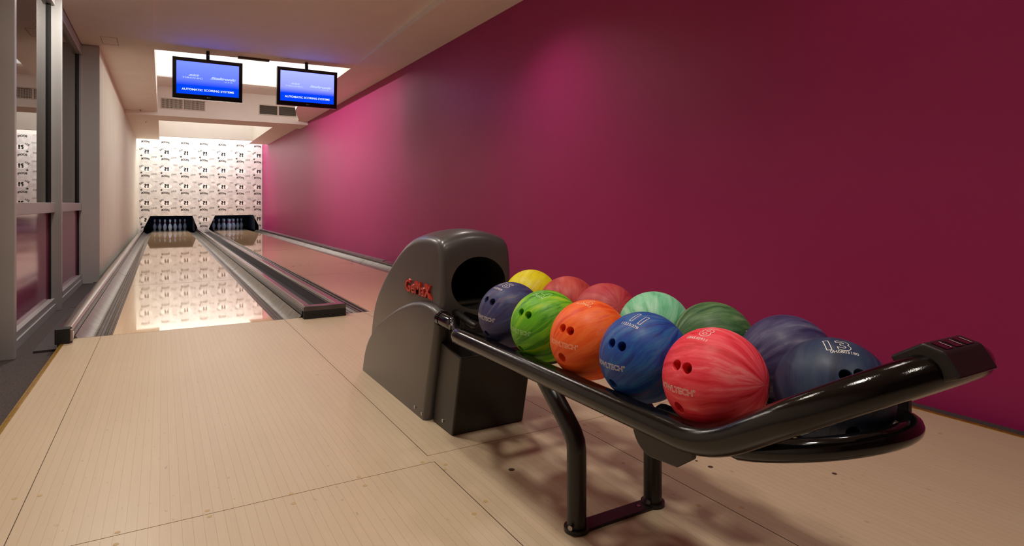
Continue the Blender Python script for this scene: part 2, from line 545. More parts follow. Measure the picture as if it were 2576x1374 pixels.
# walls
mb = MB(); mb.box(XR, XR + 0.12, -3.6, 25.6, -0.2, 3.9)
struct('wall_right', mb, M_magenta)
mb = MB(); mb.box(-0.868, XL, 9.06, 22.45, -0.25, 3.7)
mb.cur = 0
struct('wall_left', mb, M_wallbeige)
mb = MB(); mb.box(-0.868, XL + 0.0015, 9.045, 9.0605, -0.07, ZS - 0.012)
struct('trim_3', mb, mat('lit_grey_wall_end', srgb(186, 185, 186), 0.5))                                         # end of the left wall, its grey lightened in place of missing light
mb = MB(); mb.box(-4.1, XR + 0.12, -3.7, -3.5, -0.3, 3.9)
struct('wall_behind', mb, mat('brown_rear_wall_paint', srgb(112, 98, 88), 0.8))
mb = MB(); mb.box(-1.1, -0.93, -3.5, 4.80, -0.07, 3.0)
struct('wall_front_left', mb, M_white)
mb = MB()
mb.box(-3.0, -2.9, 4.7, 9.2, -0.07, 3.0); mb.box(-3.0, -0.96, 9.1, 9.2, -0.07, 3.0); mb.box(-3.0, -1.1, 4.6, 4.7, -0.07, 3.0)
struct('wall_beyond_glass', mb, M_dark)

# back wall: wallpapered masking panel with two pin openings
ZT = 2.965
outer = [(XL, -0.05), (3.0, -0.05), (3.0, ZT), (XL, ZT)]
hole_a = [(-0.46, -0.045), (0.96, -0.045), (1.005, -0.01), (1.022, 0.06), (0.856, 0.516), (-0.339, 0.518), (-0.52, 0.115), (-0.525, 0.03)]
hole_b = [(1.39, -0.045), (2.85, -0.045), (2.887, 0.0), (2.887, 0.15), (2.709, 0.532), (1.526, 0.522), (1.338, 0.085), (1.345, 0.01)]
bm = bmesh.new()
for loop in (outer, hole_a, hole_b):
    vv = [bm.verts.new((x, YB, z)) for x, z in loop]
    for i in range(len(vv)): bm.edges.new((vv[i], vv[(i + 1) % len(vv)]))
bmesh.ops.triangle_fill(bm, edges=bm.edges[:], use_beauty=True)
r = bmesh.ops.extrude_face_region(bm, geom=bm.faces[:])
bmesh.ops.translate(bm, verts=[g for g in r['geom'] if isinstance(g, bmesh.types.BMVert)], vec=(0, 0.03, 0))
bmesh.ops.recalc_face_normals(bm, faces=bm.faces)
me = bpy.data.meshes.new('wall_back'); bm.to_mesh(me); bm.free(); me.materials.append(M_paper)
wall_back = bpy.data.objects.new('wall_back', me); COL.objects.link(wall_back); wall_back['kind'] = 'structure'
def inside(poly, x, z):
    c = False; n = len(poly)
    for i in range(n):
        x1, z1 = poly[i]; x2, z2 = poly[(i + 1) % n]
        if (z1 > z) != (z2 > z) and x < (x2 - x1) * (z - z1) / (z2 - z1) + x1: c = not c
    return c
def free_spot(x, z):
    return XL + 0.03 < x < 2.985 and 0.03 < z < ZT - 0.01 and not inside(hole_a, x, z) and not inside(hole_b, x, z)
class Print(MB):
    def keep(s):
        f = [q for q in s.f if all(free_spot(s.v[i][0], s.v[i][2]) for i in q)]
        s.f = f; s.mi = [0] * len(f); return s
pk, pg_, pl_, pw_ = Print(), Print(), Print(), Print()
RX = Vector((1, 0, 0)); UZ = Vector((0, 0, 1))
def tilt(a):
    a = math.radians(a); return Vector((math.cos(a), 0, math.sin(a))), Vector((-math.sin(a), 0, math.cos(a)))
for i in range(-1, 8):
    for j in range(-1, 6):
        X = -0.437 + 0.5525 * i; Zc = 2.575 - 0.5455 * j
        c = lambda dx, dz, l=0.0: (X + dx, YB - 0.0015 - l, Zc + dz)
        # speech bubble: white oval with a thin grey outline
        for mbx, k0, k1, l in ((pw_, 0.0, 1.0, 0.0), (pl_, 1.0, 1.045, 0.0)):
            n = 28; V = []
            for q in range(n):
                a = 2 * PI * q / n
                for k in (max(k0, 0.02), k1):
                    V.append(c(-0.004 + 0.160 * k * math.cos(a), -0.008 + 0.088 * k * math.sin(a), l))
            mbx.add(V, [(2 * q, 2 * q + 1, (2 * q + 3) % (2 * n), (2 * q + 2) % (2 * n)) for q in range(n)])
        put_text(pk, '?!', c(0, 0.002, 0.001), RX, UZ, width=0.140, height=0.130, bold=0.05)
        for q, (dx, dz, h_) in enumerate(((-0.175, 0.062, 0.05), (-0.138, 0.088, 0.044), (-0.102, 0.104, 0.036))):
            rr, uu = tilt(24); put_text(pk, 'Z', c(dx, dz, 0.001), rr, uu, height=h_, width=h_ * 0.9, outline=0.10)
        st = []
        for q in range(10):
            a = PI / 2 + q * PI / 5 - 0.15; r_ = 0.045 if q % 2 == 0 else 0.018
            st.append(c(-0.142 + r_ * math.cos(a), -0.128 + r_ * math.sin(a), 0.001))
        pk.add(st + [c(-0.142, -0.128, 0.001)], [(q, (q + 1) % 10, 10) for q in range(10)])
        rr, uu = tilt(-4)
        put_text(pk, 'BOOM!', c(-0.028, -0.240, 0.001), rr, uu, width=0.225, height=0.066, outline=0.085, arc=0.024)
        put_text(pg_, 'OH?', c(0.205, -0.170, 0.001), tilt(5)[0], tilt(5)[1], width=0.150, height=0.056, outline=0.06, arc=0.006)
        put_text(pg_, 'YES!', c(0.244, 0.136, 0.001), RX, UZ, width=0.118, height=0.044, bold=0.01)
        rr, uu = tilt(-8)
        put_text(pl_, 'wow', c(0.262, 0.005, 0.001), rr, uu, width=0.085, height=0.030)
        put_text(pl_, 'wow', c(0.280, -0.040, 0.001), rr, uu, width=0.085, height=0.026)
pw_.keep().build('printed_bubbles', M_pw, wall_back)
pk.keep().build('printed_black_words', M_pk, wall_back)
pg_.keep().build('printed_grey_words', M_pg, wall_back)
pl_.keep().build('printed_pale_words', M_pl, wall_back)
mb = MB(); mb.box(XL, XR, YB + 0.002, YB + 0.10, ZT, 3.6)
struct('wall_back_upper', mb, M_white)
mb = MB(); mb.box(XL, XL + 0.032, YB - 0.012, YB - 0.001, 0.09, ZT)
struct('trim_4', mb, M_white)

# ceiling: soffits, beam, recess sides
mb = MB()
mb.box(-4.0, -0.09, -3.5, 14.88, ZS, 3.72)                                     # left soffit
mb.prism([(2.365, -3.5), (XR, -3.5), (XR, 14.88), (2.78, 14.88), (2.76, 14.67), (2.54, 13.76), (2.41, 13.18), (2.365, 12.75)], ZS, 3.72)
n0 = [(-3.5, 3.02), (3.0, 3.02), (8.35, 2.885)]
prof = n0 + [(8.88, 2.88), (8.88, 3.72), (-3.5, 3.72)]                          # slightly sloping centre panel
a = [(-0.09, y + (0.03 if y > 8.5 else 0), z) for y, z in prof]; b = [(2.365, y - (0.16 if y > 8.5 else 0), z) for y, z in prof]
n = len(prof)
mb.add(a + b, [(i, (i + 1) % n, n + (i + 1) % n, n + i) for i in range(n)] + [tuple(range(n)), tuple(range(2 * n - 1, n - 1, -1))])
mb.box(-0.09, 2.78, 13.75, 14.88, 3.43, 3.72)
mb.box(-0.9, XR, 14.88, 15.76, 2.80, 3.72)                                      # cross beam
mb.box(-0.9, -0.075, 15.76, 21.25, ZS - 0.012, 3.72)
mb.box(2.43, XR, 15.76, 21.25, ZS - 0.012, 3.72)
mb.box(-0.075, 2.43, 20.1, 20.22, ZS - 0.012, 3.72)                             # valance
mb.box(-4.0, XR, -3.5, 25.6, 3.72, 3.85)
ceiling = struct('ceiling', mb, M_white)
hm = MB()
for x0, x1, y0, y1 in ((-0.632, -0.467, 8.52, 8.524), (-0.632, -0.467, 8.90, 8.904), (-0.632, -0.628, 8.52, 8.904), (-0.471, -0.467, 8.52, 8.904)):
    hm.box(x0, x1, y0, y1, ZS - 0.0012, ZS + 0.002)
hm.build('access_hatch', mat('hatch_outline', srgb(120, 96, 80), 0.8), ceiling)  # thin brown lines tracing the edge of the hatch

# luminous ceiling panels
def panel(x0, x1, y0, y1, z, m, label):
    m_ = MB(); m_.box(x0, x1, y0, y1, z, z + 0.02)
    return tag(m_.build('ceiling_light_panel', m), label, 'light')
panel(-0.09, 2.365, 8.92, 13.745, 3.45, M_lamp, 'bright white luminous ceiling in the recess behind the two screens')
panel(-0.075, 2.43, 15.77, 20.09, 3.66, M_lamp2, 'soft white luminous ceiling in the recess beyond the cross beam')
panel(XL + 0.01, XR - 0.01, 20.24, YB - 0.01, 3.45, M_slot, 'glowing strip of light above the patterned back wall')

# glazed partition on the left
def partition(name, y0, y1):
    f = MB()
    f.box(XG - 0.03, XG + 0.045, y0, y1, 0.835, 0.925)      # middle rail
    f.box(XG - 0.03, XG + 0.045, y0, y1, -0.07, 0.045)      # bottom rail
    f.box(XG - 0.03, XG + 0.055, y0, y1, -0.07, -0.005)
    f.box(XG - 0.03, XG + 0.045, y0, y1, 2.74, 2.855)       # top rail
    f.box(XG - 0.02, XG + 0.02, y1 - 0.035, y1, 0.0, 2.8)   # far jamb
    f.box(XG - 0.02, XG + 0.02, y0, y0 + 0.03, 0.0, 2.8)
    o = f.build(name, M_grey, bevel=0.003); o['kind'] = 'structure'
    g = MB(); g.box(XG - 0.006, XG + 0.002, y0 + 0.01, y1 - 0.01, 0.90, 2.76)
    g.build('pane', M_glass, o)
    g = MB(); g.box(XG - 0.006, XG + 0.004, y0 + 0.01, y1 - 0.01, 0.03, 0.85)
    q = g.build('lower_panel', M_plum, o); q['label'] = 'plum coloured glossy panel'
    g = MB(); g.box(XG - 0.006, XG + 0.022, y1 - 0.048, y1 - 0.035, 0.04, 2.75)
    g.build('glazing_gasket', M_black, o)
    return o
partition('window_1', 4.92, 6.90)
partition('window_2', 6.96, 9.03)
for k, (y0, y1) in enumerate(((4.86, 4.92), (6.90, 6.96))):
    mb = MB(); mb.box(XG - 0.05, -0.806, y0, y1, -0.07, ZS)
    o = struct('trim_%d' % (5 + k), mb, M_grey, bevel=0.004)
mb = MB(); mb.box(XG - 0.02, -0.868, 9.03, 9.06, -0.07, ZS)
struct('trim_7', mb, M_grey, bevel=0.003)
mb = MB(); mb.box(XG - 0.05, XG + 0.04, 4.8, 9.06, 2.855, 2.88)
struct('trim_8', mb, M_black)

# ================================================================== LANES
def lane(x0, label):
    m_ = MB(); m_.box(x0, x0 + 1.054, YF + 0.002, 24.45, -0.10, 0.0)
    o = tag(m_.build('bowling_lane', M_lane), label, 'lane', 'bowling lanes')
    for y in (7.94, 12.6, 17.3):
        s = MB(); s.box(x0, x0 + 1.054, y - 0.0015, y + 0.0015, -0.001, 0.0005); s.build('seam', M_seam, o)
    for dx, dy in ((0.112, 0), (0.244, .14), (0.394, .30), (0.534, .46), (0.675, .30), (0.823, .15), (0.970, 0.01)):
        t = MB(); y = 9.145 + dy; x = x0 + dx - 0.0
        t.add([(x - 0.014, y - 0.05, 0.0006), (x + 0.014, y - 0.05, 0.0006), (x, y + 0.08, 0.0006)], [(0, 1, 2)])
        t.build('arrow', M_arrow, o)
    return o
lane(-0.299, 'glossy light wood bowling lane on the left, mirroring the patterned wall')
lane(1.525, 'light wood bowling lane on the right beside the magenta wall')

def gutter(xe, sgn, width, label):
    """xe: lane edge; sgn: outward direction"""
    w_ = width
    pts = [(0.0, -0.005), (0.014, -0.006), (0.016, -0.014), (0.040, -0.016), (0.042, -0.022), (0.060, -0.026)]
    n = 10
    for k in range(n + 1):
        t = k / n
        x = 0.060 + (w_ - 0.075) * t
        z = -0.026 - 0.034 * math.sin(PI * t) + 0.030 * t
        pts.append((x, z))
    pts.append((w_ - 0.002, 0.018))
    low = [(w_ - 0.002, -0.10), (0.0, -0.10)]
    m_ = MB(); m_.sweep([(xe + sgn * a, b) for a, b in pts + low], YF + 0.004, YB + 0.025)
    o = tag(m_.build('lane_gutter', M_gutter, smooth=28), label, 'gutter', 'gutters along the lanes')
    for k in (0.095, 0.120):
        g = MB()
        i = max(0, min(n, round((k - 0.060) / (w_ - 0.075) * n)))
        x, z = pts[6 + i]
        g.box(xe + sgn * x - 0.0018, xe + sgn * x + 0.0018, YF + 0.004, YB + 0.025, z - 0.004, z + 0.0012); g.build('groove', M_groove, o)
    for k, z in ((0.0155, -0.0055), (0.041, -0.0155), (0.0615, -0.0255)):
        g = MB(); g.box(xe + sgn * k - 0.0014, xe + sgn * k + 0.0014, YF + 0.004, YB + 0.025, z - 0.006, z + 0.0005); g.build('groove', M_groove, o)
    for y in (9.52, 14.1, 18.7):
        j = MB()
        for (x, z), (x2, z2) in zip(pts[5:-1], pts[6:]):
            j.quad((xe + sgn * x, y, z + 0.0008), (xe + sgn * x2, y, z2 + 0.0008), (xe + sgn * x2, y + 0.02, z2 + 0.0008), (xe + sgn * x, y + 0.02, z + 0.0008))
        j.build('joint', M_groove, o)
    return o
gutter(-0.299, -1, 0.215, 'grey gutter at the left edge of the left lane')
gutter(0.755, 1, 0.210, 'grey gutter between the left lane and the divider')
gutter(1.525, -1, 0.225, 'grey gutter between the divider and the right lane')
gutter(2.579, 1, 0.225, 'grey gutter between the right lane and the magenta wall')

# left capping with black end block
cap = thing('lane_capping', (-0.556, 4.85, 0), 'long dark capping rail left of the left lane with a black end block', 'capping')
m_ = MB(); m_.sweep([(-0.60, -0.07), (-0.515, -0.07), (-0.515, 0.075), (-0.522, 0.088), (-0.534, 0.095), (-0.582, 0.098), (-0.596, 0.090), (-0.60, 0.075)], 4.93, YB - 0.02)
m_.build('rail', M_cap, cap, smooth=30)
m_ = MB(); m_.sweep([(-0.526, 0.080), (-0.513, 0.070), (-0.512, 0.080), (-0.524, 0.0945)], 4.94, YB - 0.02)
m_.build('lip', M_caplip, cap)
m_ = MB(); m_.box(-0.604, -0.524, 4.85, 4.935, 0.001, 0.100)
m_.build('end_block', M_black, cap, bevel=0.004)
m_ = MB(); m_.box(-0.524, -0.510, 4.865, 4.925, 0.012, 0.088); m_.build('foul_sensor', M_caplip, cap, bevel=0.003)
m_ = MB(); m_.box(-0.5098, -0.506, 4.880, 4.905, 0.030, 0.070); m_.build('sensor_lens', M_pw, cap)
mb = MB(); mb.box(-0.735, -0.602, 5.0, 9.0, -0.069, -0.055)
mb.box(-0.735, -0.68, 6.9, 9.0, -0.056, -0.052)
tag(mb.build('cover_plate', M_plate), 'flat dark cover strip on the carpet left of the left lane', 'cover')

# divider between the lanes
dv = thing('lane_divider', (1.135, 4.93, 0), 'long trough shaped divider between the two lanes with a dark front block', 'divider')
def rail(x0, x1):
    q = MB(); q.sweep([(x0, -0.08), (x1, -0.08), (x1, 0.080), (x1 - 0.01, 0.094), (x0 + 0.01, 0.094), (x0, 0.080)], 4.985, YB - 0.02)
    q.build('rail', M_cap, dv, smooth=30)
rail(0.968, 1.042); rail(1.222, 1.298)
for x in (0.968, 1.222):
    q = MB(); q.sweep([(x - 0.001, 0.070), (x + 0.012, 0.0955), (x + 0.022, 0.0955), (x + 0.010, 0.070)], 4.99, YB - 0.02)
    q.build('lip', M_caplip, dv)
q = MB(); q.box(1.040, 1.224, 5.0, YB - 0.02, -0.08, -0.02); q.build('trough', M_plate, dv)
q = MB(); q.sweep([(0.966, 0.060), (1.300, 0.060), (1.300, 0.090), (1.292, 0.100), (0.974, 0.100), (0.966, 0.090)], 4.935, 5.02)
q.build('end_cap', M_cap, dv, bevel=0.003)
q = MB(); q.box(0.968, 1.298, 4.93, 5.018, 0.0005, 0.060); q.build('end_block', M_black, dv, bevel=0.002)

cr_ = thing('lane_capping', (2.9, 6.0, 0), 'low dark capping rail at the foot of the magenta wall', 'capping')
q = MB(); q.sweep([(2.812, -0.10), (XR - 0.002, -0.10), (XR - 0.002, 0.034), (2.93, 0.030), (2.90, 0.024), (2.895, -0.004), (2.812, 0.002)], YF + 0.01, YB - 0.02)
q.build('rail', M_cap, cr_, smooth=30)
q = MB(); q.box(2.93, XR - 0.004, 9.0, YB - 0.02, 0.0305, 0.040); q.build('strip', mat('grey_capping_strip', srgb(132, 120, 116), 0.35, 0.2), cr_, bevel=0.003)

# ================================================================== PIN PITS AND PINS
def pit(x0, x1, label):
    q = MB()
    q.box(x0, x0 + 0.02, YB + 0.035, 25.3, -0.13, 0.86); q.box(x1 - 0.02, x1, YB + 0.035, 25.3, -0.13, 0.86)
    q.box(x0, x1, YB + 0.035, 25.3, 0.86, 0.88); q.box(x0, x1, 25.28, 25.3, -0.13, 0.88)
    o = tag(q.build('pin_pit', M_blackdeep), label, 'pin pit', 'dark pin pits')
    k = MB(); k.box(x1 - 0.21, x1 - 0.19, YB + 0.3, 24.5, 0.0, 0.62)
    k.build('kickback_panel', mat('kickback_grey', srgb(64, 62, 66), 0.6), o)
    c = MB(); c.box(x0 + 0.03, x1 - 0.03, 25.0, 25.02, 0.02, 0.8); c.build('pit_curtain', M_black, o)
    return o
pit(XL + 0.02, 1.12, 'black pin pit behind the left opening in the wallpaper')
pit(1.15, 2.99, 'black pin pit behind the right opening in the wallpaper')
area('pit_lamp', (0.22, 22.75, 0.80), 0.9, 3.2, (0.36, 0.56, 1.0), rot=(math.radians(28), 0, 0), shape='RECTANGLE', sy=0.1)
area('pit_lamp', (2.05, 22.75, 0.80), 0.9, 3.2, (0.36, 0.56, 1.0), rot=(math.radians(28), 0, 0), shape='RECTANGLE', sy=0.1)

PIN = [(0.0, 0), (1.01, 0), (1.414, .75), (1.75, 1.5), (1.953, 2.25), (2.255, 3.375), (2.383, 4.5), (2.282, 5.875), (1.852, 7.25), (1.236, 8.625), (0.983, 9.375), (0.899, 10), (0.935, 10.875), (1.047, 11.75), (1.203, 12.625), (1.273, 13.5), (1.18, 14.1), (0.9, 14.65), (0.5, 14.93), (0.0, 15)]
IN = 0.0254
def pin_radius(z):
    for (r0, z0), (r1, z1) in zip(PIN, PIN[1:]):
        if z0 <= z <= z1 and z1 > z0: return r0 + (r1 - r0) * (z - z0) / (z1 - z0)
    return 0
pin_me = None
def make_pin():
    q = MB(); q.lathe([(max(r, 0.0001) * IN, z * IN) for r, z in PIN], seg=20)
    body = q.build('bowling_pin', M_pin, smooth=60)
    for z0, z1 in ((9.35, 10.05), (10.55, 11.25)):
        s_ = MB(); zs = [z0 + (z1 - z0) * k / 4 for k in range(5)]
        s_.loft([[((pin_radius(z) * IN + 0.0012) * math.cos(2 * PI * k / 20), (pin_radius(z) * IN + 0.0012) * math.sin(2 * PI * k / 20), z * IN) for k in range(20)] for z in zs], False)
        s_.build('neck_band', M_pinred, body, smooth=60)
    return body
proto = make_pin()
spots = []
rows = [(0, (0,)), (1, (-.1524, .1524)), (2, (-.3048, 0, .3048)), (3, (-.4572, -.1524, .1524, .4572))]
nth = {1: ('only pin',), 2: ('left pin', 'right pin'), 3: ('left pin', 'middle pin', 'right pin'), 4: ('leftmost pin', 'second pin from the left', 'second pin from the right', 'rightmost pin')}
rown = ('front', 'second', 'third', 'back')
first = True
for side, cx in (('left', 0.228), ('right', 2.052)):
    for ri, xs in rows:
        for k, x in enumerate(xs):
            if first:
                o = proto; first = False
            else:
                o = proto.copy(); COL.objects.link(o)
                for ch in proto.children:
                    d = ch.copy(); COL.objects.link(d); d.parent = o
            o.location = (cx + x, 23.28 + 0.264 * ri, 0.0005)
            if ri == 0:
                o['label'] = 'white red-banded head pin at the front of the %s lane' % side
            else:
                o['label'] = 'white red-banded bowling pin, %s of the %s row, %s lane' % (nth[len(xs)][k], rown[ri], side)
            o['category'] = 'bowling pin'
            o['group'] = 'bowling pins standing on the %s lane' % side

# ================================================================== CEILING FITTINGS
def monitor(x, y, zc, w_, h_, rotz, label, smat):
    t = thing('scoring_monitor', (x, y, zc), label, 'monitor', 'scoring monitors')
    R = Matrix.Rotation(rotz, 4, 'Z') @ Matrix.Rotation(math.radians(4), 4, 'X')
    T = Matrix.Translation((x, y, zc))
    def fix(mb_):
        mb_.v = [tuple(T @ R @ Vector(v)) for v in mb_.v]; return mb_
    hw, hh = w_ / 2, h_ / 2
    q = MB(); q.box(-hw, hw, 0.0, 0.075, -hh, hh); q.box(-hw * 0.7, hw * 0.7, 0.07, 0.11, -hh * 0.6, hh * 0.6)
    fix(q).build('casing', M_tv, t, bevel=0.004)
    sx0, sx1, sz0, sz1 = -hw + 0.043, hw - 0.043, -hh + 0.060, hh - 0.045
    q = MB()
    for a, b, c_, d in ((-hw, sx0, -hh, hh), (sx1, hw, -hh, hh), (sx0, sx1, -hh, sz0), (sx0, sx1, sz1, hh)):
        q.box(a, b, -0.012, 0.0, c_, d)
    bz = fix(q).build('bezel', M_tv, t, bevel=0.002)
    q = MB(); q.box(sx0 - 0.002, sx1 + 0.002, -0.006, -0.001, sz0 - 0.002, sz1 + 0.002)
    sc = fix(q).build('screen', smat, t)
    cx, sw, sh = (sx0 + sx1) / 2, sx1 - sx0, sz1 - sz0
    q = MB()
    put_text(q, 'AUTOMATIC SCORING SYSTEMS', (cx, -0.0068, sz0 + 0.15 * sh), RX, UZ, width=sw * 0.84, height=0.027, bold=0.025)
    fix(q).build('caption', M_txtw, sc)
    q = MB()
    put_text(q, '522', (cx - 0.23 * sw, -0.0068, sz0 + 0.59 * sh), RX, UZ, width=sw * 0.17, height=0.022, outline=0.12, shear=0.3)
    put_text(q, 'TIRONIC', (cx - 0.25 * sw, -0.0068, sz0 + 0.505 * sh), RX, UZ, width=sw * 0.33, height=0.019, bold=0.02)
    fix(q).build('screen_logo', M_txtb, sc)
    q = MB()
    put_text(q, 'Steltronic', (cx + 0.245 * sw, -0.0068, sz0 + 0.55 * sh), RX, UZ, width=sw * 0.42, height=0.034, outline=0.10, shear=0.4)
    put_text(q, 'U S A', (cx + 0.33 * sw, -0.0068, sz0 + 0.46 * sh), RX, UZ, width=sw * 0.13, height=0.014, bold=0.02)
    fix(q).build('screen_logo', M_txtb, sc)
    q = MB(); zl = -hh + 0.030
    put_text(q, 'LG', (0.014, -0.0125, zl), RX, UZ, height=0.013)
    q.disc((-0.008, -0.0125, zl), (0, -1, 0), 0.0075, 0.0006, 14)
    fix(q).build('maker_mark', M_txtg, bz)
    q = MB(); q.box(x - 0.019, x + 0.019, y + 0.055, y + 0.093, zc + hh * 0.5, ZS + 0.0)
    pole = q.build('ceiling_pole', M_black, t)
    q = MB(); q.disc((x + 0.006, y + 0.055, zc + hh + 0.075), (0, -1, 0), 0.008, 0.003, 12); q.build('pole_bolt', M_steel, pole)
    return t
M_txtw = emit_mat('caption_white', (0.92, 0.96, 1.0, 1), 1.0)
M_txtb = emit_mat('logo_pale_blue', (0.55, 0.68, 1.0, 1), 1.0)
M_txtg = mat('maker_mark_grey', srgb(150, 150, 150), 0.4)
S1 = screen_mat('left_screen_picture', (0.10, 0.145, 1.0, 1), (0.065, 0.10, 0.9, 1), (0.0, 0.028, 0.42, 1), 2.2)
S2 = screen_mat('right_screen_picture', (0.21, 0.24, 1.0, 1), (0.155, 0.175, 0.9, 1), (0.0, 0.025, 0.45, 1), 2.2)
monitor(0.508, 8.6, 2.497, 0.80, 0.512, 0.0, 'black monitor with blue scoring screen hanging on the left, over the left lane', S1)
monitor(1.735, 8.6, 2.512, 0.80, 0.512, 0.0, 'black monitor with paler blue scoring screen hanging on the right, near the magenta wall', S2)

def vent(x0, x1, z0, z1, kind, label):
    t = thing('vent_grille', ((x0 + x1) / 2, 14.87, (z0 + z1) / 2), label, 'vent', 'air vents on the ceiling beam')
    y = 14.88
    xm = (x0 + x1) / 2
    q = MB()
    b = 0.02
    for a, c_, d, e in ((x0 - b, x1 + b, z0 - b, z0), (x0 - b, x1 + b, z1, z1 + b), (x0 - b, x0, z0, z1), (x1, x1 + b, z0, z1), (xm - 0.018, xm + 0.018, z0, z1)):
        q.box(a, c_, y - 0.014, y - 0.001, d, e)
    vf = q.build('frame', M_vent, t)
    q = MB(); q.box(x0, x1, y - 0.003, y - 0.0005, z0, z1); q.build('duct', M_ventdark, t)
    for a, c_ in ((x0, xm - 0.018), (xm + 0.018, x1)):
        q = MB()
        if kind == 'grid':
            n = 16
            for k in range(1, n):
                xx = a + (c_ - a) * k / n; q.box(xx - 0.0035, xx + 0.0035, y - 0.011, y - 0.007, z0, z1)
            for k in range(1, 9):
                zz = z0 + (z1 - z0) * k / 9; q.box(a, c_, y - 0.010, y - 0.006, zz - 0.0035, zz + 0.0035)
        else:
            for k in range(1, 9):
                zz = z0 + (z1 - z0) * k / 9; q.add([(a, y - 0.012, zz - 0.005), (c_, y - 0.012, zz - 0.005), (c_, y - 0.004, zz + 0.006), (a, y - 0.004, zz + 0.006), (a, y - 0.012, zz - 0.0035), (c_, y - 0.012, zz - 0.0035), (c_, y - 0.004, zz + 0.0075), (a, y - 0.004, zz + 0.0075)], [(0, 1, 2, 3), (4, 5, 6, 7), (0, 1, 5, 4), (2, 3, 7, 6)])
        q.build('grille', M_vent if kind == 'grid' else mat('vent_louvre', srgb(120, 112, 102), 0.5), vf)
    return t
vent(-0.015, 0.80, 2.975, 3.165, 'grid', 'cream air vent with square mesh under the left screen')
vent(1.935, 2.735, 2.985, 3.185, 'louvre', 'dark slatted air vent under the right screen')

mb = MB(); mb.box(0.872, 1.262, 8.74, 8.80, ZS - 0.024, ZS - 0.001)
tag(mb.build('sensor_bar', mat('brown_metal_bar', srgb(78, 58, 46), 0.5), bevel=0.002), 'slim dark bar under the ceiling edge between the two screens', 'bar')
def sprinkler(x, y, z, label):
    q = MB(); q.lathe([(0.03, 0), (0.03, -0.004), (0.008, -0.006), (0.007, -0.03), (0.014, -0.032), (0.014, -0.036), (0.0005, -0.037)], (x, y, z - 0.0005), 14)
    tag(q.build('sprinkler', M_steel, smooth=40), label, 'sprinkler', 'small ceiling sprinklers')
sprinkler(-0.394, 14.75, ZS, 'small sprinkler under the left soffit just before the cross beam')
sprinkler(-0.335, 16.7, ZS - 0.012, 'small sprinkler under the left soffit just beyond the cross beam')

# ================================================================== BALL RETURN
XC = 1.148
ret = thing('ball_return', (XC, 2.2, 0), 'grey and black ball return with a round opening and a tubular rack', 'ball return')
def smooth_poly(pts, rounds=2):
    for _ in range(rounds):
        q = []
        for i in range(len(pts)):
            (y0, z0, k0), (y1, z1, k1) = pts[i], pts[(i + 1) % len(pts)]
            if k0: q.append((y0, z0, k0)); q.append((y0 * .5 + y1 * .5, z0 * .5 + z1 * .5, 0)) if not k1 else None
            else:
                q.append((y0 * .75 + y1 * .25, z0 * .75 + z1 * .25, 0)); q.append((y0 * .25 + y1 * .75, z0 * .25 + z1 * .75, 0))
        q = [p for p in q if p is not None]
        pts = q
    return [(y, z) for y, z, k in pts]
def slab(pts, x0, x1, rad, cen, arch=0.0):
    """closed (y,z) outline extruded in X with rounded side edges and an arched top"""
    n = len(pts)
    nor = []
    area_ = sum(pts[i][0] * pts[(i + 1) % n][1] - pts[(i + 1) % n][0] * pts[i][1] for i in range(n))
    sg = 1 if area_ > 0 else -1
    for i in range(n):
        a, b = pts[i - 1], pts[(i + 1) % n]
        t = Vector((b[0] - a[0], b[1] - a[1])).normalized()
        nor.append((t.y * sg, -t.x * sg))
    rings = []
    st = [(x0 + rad * (1 - math.cos(PI / 2 * k / 6)), rad * (1 - math.sin(PI / 2 * k / 6))) for k in range(7)]
    mid = [(x0 + rad + (x1 - x0 - 2 * rad) * k / 10, 0.0) for k in range(1, 10)]
    end = [(x1 - (x - x0), i_) for x, i_ in reversed(st)]
    for x, ins in st + mid + end:
        t = (x - (x0 + x1) / 2) / ((x1 - x0) / 2)
        ring = []
        for (y, z), (ny, nz) in zip(pts, nor):
            dy_, dz_ = cen[0] - y, cen[1] - z; dl = math.hypot(dy_, dz_)
            zz = z + dz_ / dl * ins; yy = y + dy_ / dl * ins
            if z <= 0.002: zz = z
            if arch:
                zz += arch * (1 - t * t) * max(0.0, min(1.0, (z - 0.45) / 0.3))
            ring.append((x, yy, zz))
        rings.append(ring)
    q = MB(); q.loft(rings, False)
    cy_, cz_ = cen
    for ring, off in ((rings[0], 0), (rings[-1], (len(rings) - 1) * n)):
        q.v.append((ring[0][0], cy_, cz_)); c_ = len(q.v) - 1
        for i in range(n):
            q.f.append((off + i, off + (i + 1) % n, c_)); q.mi.append(0)
    return q

hood_pts = [(2.40, 0.0, 1), (2.315, 0.30, 0), (2.262, 0.48, 0), (2.262, 0.62, 0), (2.268, 0.69, 0), (2.285, 0.748, 0), (2.345, 0.766, 0), (2.46, 0.768, 0), (2.60, 0.752, 0), (2.74, 0.702, 0), (2.88, 0.620, 0), (3.03, 0.512, 0), (3.15, 0.40, 0), (3.21, 0.28, 0), (3.24, 0.15, 0), (3.27, 0.0, 1)]
hp = smooth_poly(hood_pts, 2)
hood = slab(hp, 0.983, 1.313, 0.026, (2.62, 0.34), arch=0.038).build('hood', [M_house, M_blackdeep], ret, smooth=35)
